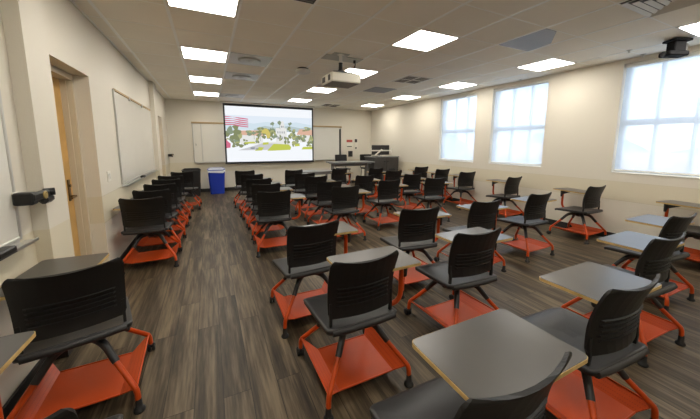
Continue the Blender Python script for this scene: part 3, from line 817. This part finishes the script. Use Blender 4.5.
# back wall notices and boxes
def wallbox(name, x0, x1, z0, z1, d, parts, label, cat):
    root = empty(name, ((x0+x1)/2, YB, z0), label, cat)
    for n, (a0, a1, b0, b1, e0, e1), m in parts:
        q = MB(); q.bbox(a0, a1, -e1, -e0, b0, b1, .002); q.build(n, M[m], root)
    return root
wallbox('notice', 4.60, 4.84, 1.36, 1.64, .01, [('sheet', (-.12, .12, -.02, .27, 0, .006), 'plate'), ('heading', (-.12, .12, .17, .265, .006, .009), 'red'), ('text_bar', (-.10, .10, .0, .03, .006, .008), 'monitor')], 'white notice with red heading on the back wall by the corner', 'notice')
wallbox('intercom', 4.91, 5.05, 1.27, 1.66, .03, [('body', (-.07, .07, 0, .40, 0, .02), 'plate'), ('display', (-.05, .05, .26, .38, .02, .024), 'cabinet'), ('button_strip', (-.03, .03, .02, .08, .02, .025), 'monitor')], 'pale wall control panel with dark display beside the red notice', 'wall panel')
ph = wallbox('wall_phone', 4.67, 4.83, 1.0, 1.21, .07, [('body', (-.08, .08, 0, .21, 0, .05), 'monitor'), ('handset', (-.075, -.025, .01, .20, .05, .085), 'black'), ('keypad', (.0, .06, .04, .12, .05, .054), 'cabinet')], 'black wall phone under the red notice', 'phone')

# switch plate
sw = empty('light_switch', (XL, 4.15, 1.09), 'ivory double switch plate left of the long whiteboard', 'light switch')
a = MB(); a.bbox(0, .007, -.058, .058, -.060, .060, .003); a.build('plate', M['plate'], sw)
for y in (-.024, .024):
    a = MB(); a.bbox(.006, .012, y-.014, y+.014, -.032, .032, .002); a.build('rocker', M['white_metal'], sw)
# black wall brackets with gold dial
def bracket(y, x, label, s=1):
    root = empty('wall_bracket', (x, y, 1.14), label, 'wall bracket', rz=0); root.scale = (.85, .8, .8)
    a = MB(); a.bbox(0, .03, -.05, .025, -.055, .05, .004); a.build('back_plate', M['plate'], root)
    a = MB(); a.bbox(.085, .130, -.055, .20, -.028, .035, .012); a.bbox(.02, .125, -.060, .02, -.048, .044, .010); arm = a.build('arm', M['plastic'], root)
    d = MB(); d.lathe([(.030, .129), (.032, .135), (.022, .137), (.020, .133), (.012, .138), (.001, .138)], .105, .003, 20, axis='x'); d.build('dial', M['gold'], arm)
    a = MB(); a.tube([(.085, .20, .012), (.145, .225, .014)], .030, 14); a.bbox(.083, .140, .10, .24, -.070, -.005, .02); a.build('clamp_head', M['black'], root)
bracket(2.34, XL, 'black swing bracket with gold dial by the nearest left pilaster')
bracket(9.50, XL, 'small black bracket in the far left corner by the black bin')

# ------------------------------------------------------------------ bins
def bin_(name, x, y, m, liner, label, w=.46, d=.30, h=.72):
    root = empty(name, (x, y, 0), label, 'bin')
    a = MB(); n = 6
    rg = []
    for t, s in ((0, .80), (.02, .82), (.9, .98), (1.0, 1.0)):
        rg.append([(px*s, py*s, t*h + (.0 if t < 1 else ((.07 if py > 0 else -.045)*max(0, 1-(px/(w/2))**2)))) for px, py in rrect(-w/2, w/2, -d/2, d/2, .06, n)])
    inner = [[(px*.93, py*.93, z-.004) for (px, py, z) in rg[-1]], [(px*.8, py*.8, .06) for (px, py, z) in rg[-1]]]
    a.loft(rg + inner, smooth=False)
    a.build('body', m, root)
    r = MB()
    top = [Vector(p) for p in rg[-1]]
    r.tube(top + [top[0]], .012, 6); rim = r.build('rim', m, root)
    if liner:
        l = MB()
        o1 = [(px*1.03, py*1.03, z-.075 + .018*math.sin(i*1.7)) for i, (px, py, z) in enumerate(rg[-1])]
        o2 = [(px*1.035, py*1.035, z-.012) for px, py, z in rg[-1]]
        o3 = [(px*.93, py*.93, z+.006) for px, py, z in rg[-1]]
        o4 = [(px*.86, py*.86, z-.20) for px, py, z in rg[-1]]
        nn = len(o1); front = [i for i in range(nn)]
        l.add(o1+o2+o3+o4, [(k*nn+i, k*nn+(i+1) % nn, (k+1)*nn+(i+1) % nn, (k+1)*nn+i) for k in range(3) for i in range(nn) if k > 0 or o1[i][1] < .02], 0, True)
        l.build('liner', M['bag'], root)
bin_('recycling_bin', .165, 9.40, M['blue'], True, 'blue recycling bin with pale liner on the floor left of screen')
bin_('waste_bin', -.47, 9.25, M['blackbin'], False, 'black waste bin in the corner beside the blue bin', h=.73)

# ------------------------------------------------------------------ teaching furniture
ht = empty('tall_table', (3.86, 7.98, 0), 'tall grey teaching table beside the dark lectern cabinet', 'table')
a = MB(); a.prism(rrect(-.68, .68, -.33, .33, .03), .905, .94); a.build('tabletop', M['greytop'], ht)
for x in (-.58, .56):
    a = MB(); a.bbox(x-.045, x+.045, -.035, .035, .03, .91, .006); a.bbox(x-.035, x+.035, -.30, .30, 0, .035, .008); a.bbox(x-.03, x+.03, -.25, .25, .875, .905, .005); a.build('leg', M['greymetal'], ht)
a = MB(); a.bbox(-.54, .52, -.02, .02, .80, .88, .004); a.build('crossbar', M['greymetal'], ht)
lt = empty('low_table', (2.62, 7.68, 0), 'low grey table with glossy top in front of the screen', 'table')
a = MB(); a.prism(rrect(-.48, .48, -.27, .27, .02), .70, .727); a.build('tabletop', M['greytop'], lt)
for x in (-.43, .43):
    for y in (-.22, .22):
        a = MB(); a.bbox(x-.025, x+.025, y-.025, y+.025, 0, .70, .004); a.build('leg', M['greymetal'], lt)
a = MB(); a.bbox(-.40, .40, -.235, -.205, .64, .70, .003); a.bbox(-.40, .40, .205, .235, .64, .70, .003); a.build('apron', M['greymetal'], lt)
def stool(x, y, label, rz):
    root = empty('tall_chair', (x, y, 0), label, 'chair', rz=rz)
    a = MB(); a.prism(rrect(-.20, .20, -.20, .20, .05), .63, .665); a.build('seat', M['seat'], root)
    a = MB()
    rg = []
    for z, y0 in ((.80, .205), (.86, .212), (1.0, .225), (1.09, .235), (1.11, .237)):
        hw = .215 if z < 1.1 else .20
        f_ = [(-hw+2*hw*k/8, y0 - .03*((k-4)/4)**2 , z) for k in range(9)]; rg.append(f_ + [(p[0], p[1]+.014, p[2]) for p in f_[::-1]])
    a.loft(rg, smooth=False); a.build('backrest', M['plastic'], root)
    a = MB()
    for s in (-1, 1): a.tube([(s*.17, .10, .63), (s*.185, .21, .65), (s*.19, .215, .84)], .012, 8, .05)
    a.build('back_support', M['black'], root)
    for sx in (-1, 1):
        for sy in (-1, 1):
            l = MB(); l.tube([(sx*.16, sy*.15, .635), (sx*.21, sy*.20, 0)], .013, 8); l.build('leg', M['greymetal'], root)
    a = MB(); q = .192; a.tube([(-q, -q, .25), (q, -q, .25), (q, q, .25), (-q, q, .25), (-q, -q, .25)], .009, 6); a.build('foot_ring', M['greymetal'], root)
stool(4.02, 8.85, 'tall black chair behind the teaching table, left one', 0)
stool(4.92, 8.80, 'tall black chair behind the teaching table, nearer the lectern', R(-8))

le = empty('lectern', (5.08, 8.15, 0), 'dark lectern cabinet in the corner between tall table and windows', 'lectern')
a = MB(); a.bbox(-.47, .47, -.27, .30, .05, 1.045, .008); a.build('body', M['cabinet'], le)
a = MB(); a.bbox(-.49, .49, -.29, .32, 1.045, 1.075, .006); a.build('worktop', M['greytop'], le)
a = MB(); a.box(-.44, .44, -.24, .28, 0, .05); a.build('plinth', M['base'], le)
for x0, x1 in ((-.455, -.005), (.005, .455)):
    a = MB(); a.bbox(x0, x1, -.288, -.270, .08, 1.03, .004); d_ = a.build('door', M['cabinet'], le)
    a = MB(); xm = x1-.09 if x0 < 0 else x0+.02; a.bbox(xm, xm+.07, -.302, -.288, .90, .945, .004); a.build('handle', M['black'], d_)
a = MB(); a.bbox(.10, .34, -.294, -.286, .62, .70, .003); a.build('vent_slot', M['monitor'], le)
mo = empty('monitor', (5.0, 8.12, 1.075), 'black monitor on a pale arm standing on the lectern', 'monitor')
a = MB(); a.bbox(-.33, .33, -.03, .0, .05, .36, .01); a.build('panel', M['monitor'], mo)
a = MB(); a.lathe([(.09, 0), (.09, .012), (.02, .018), (.02, .20)], 0, .06, 18); a.bbox(-.03, .03, .0, .07, .16, .22, .006); a.build('stand', M['greymetal'], mo)
a = MB(); a.bbox(-.38, .40, -.055, -.030, .165, .205, .006); a.bbox(-.38, -.355, -.06, -.028, .10, .27, .004); a.bbox(.375, .40, -.06, -.028, .10, .27, .004); a.build('cross_arm', M['white_metal'], mo)
dc = empty('document_camera', (4.72, 7.98, 1.075), 'pale document camera arm leaning over the lectern edge', 'document camera')
a = MB(); a.bbox(-.08, .08, -.06, .06, 0, .03, .01); a.build('base', M['greymetal'], dc)
a = MB(); a.tube([(0, 0, .03), (.03, 0, .06), (.26, -.03, .24)], .024, 10, .03); a.build('arm', M['white_metal'], dc)
a = MB(); a.bbox(.22, .32, -.06, .02, .22, .28, .012); a.build('head', M['monitor'], dc)
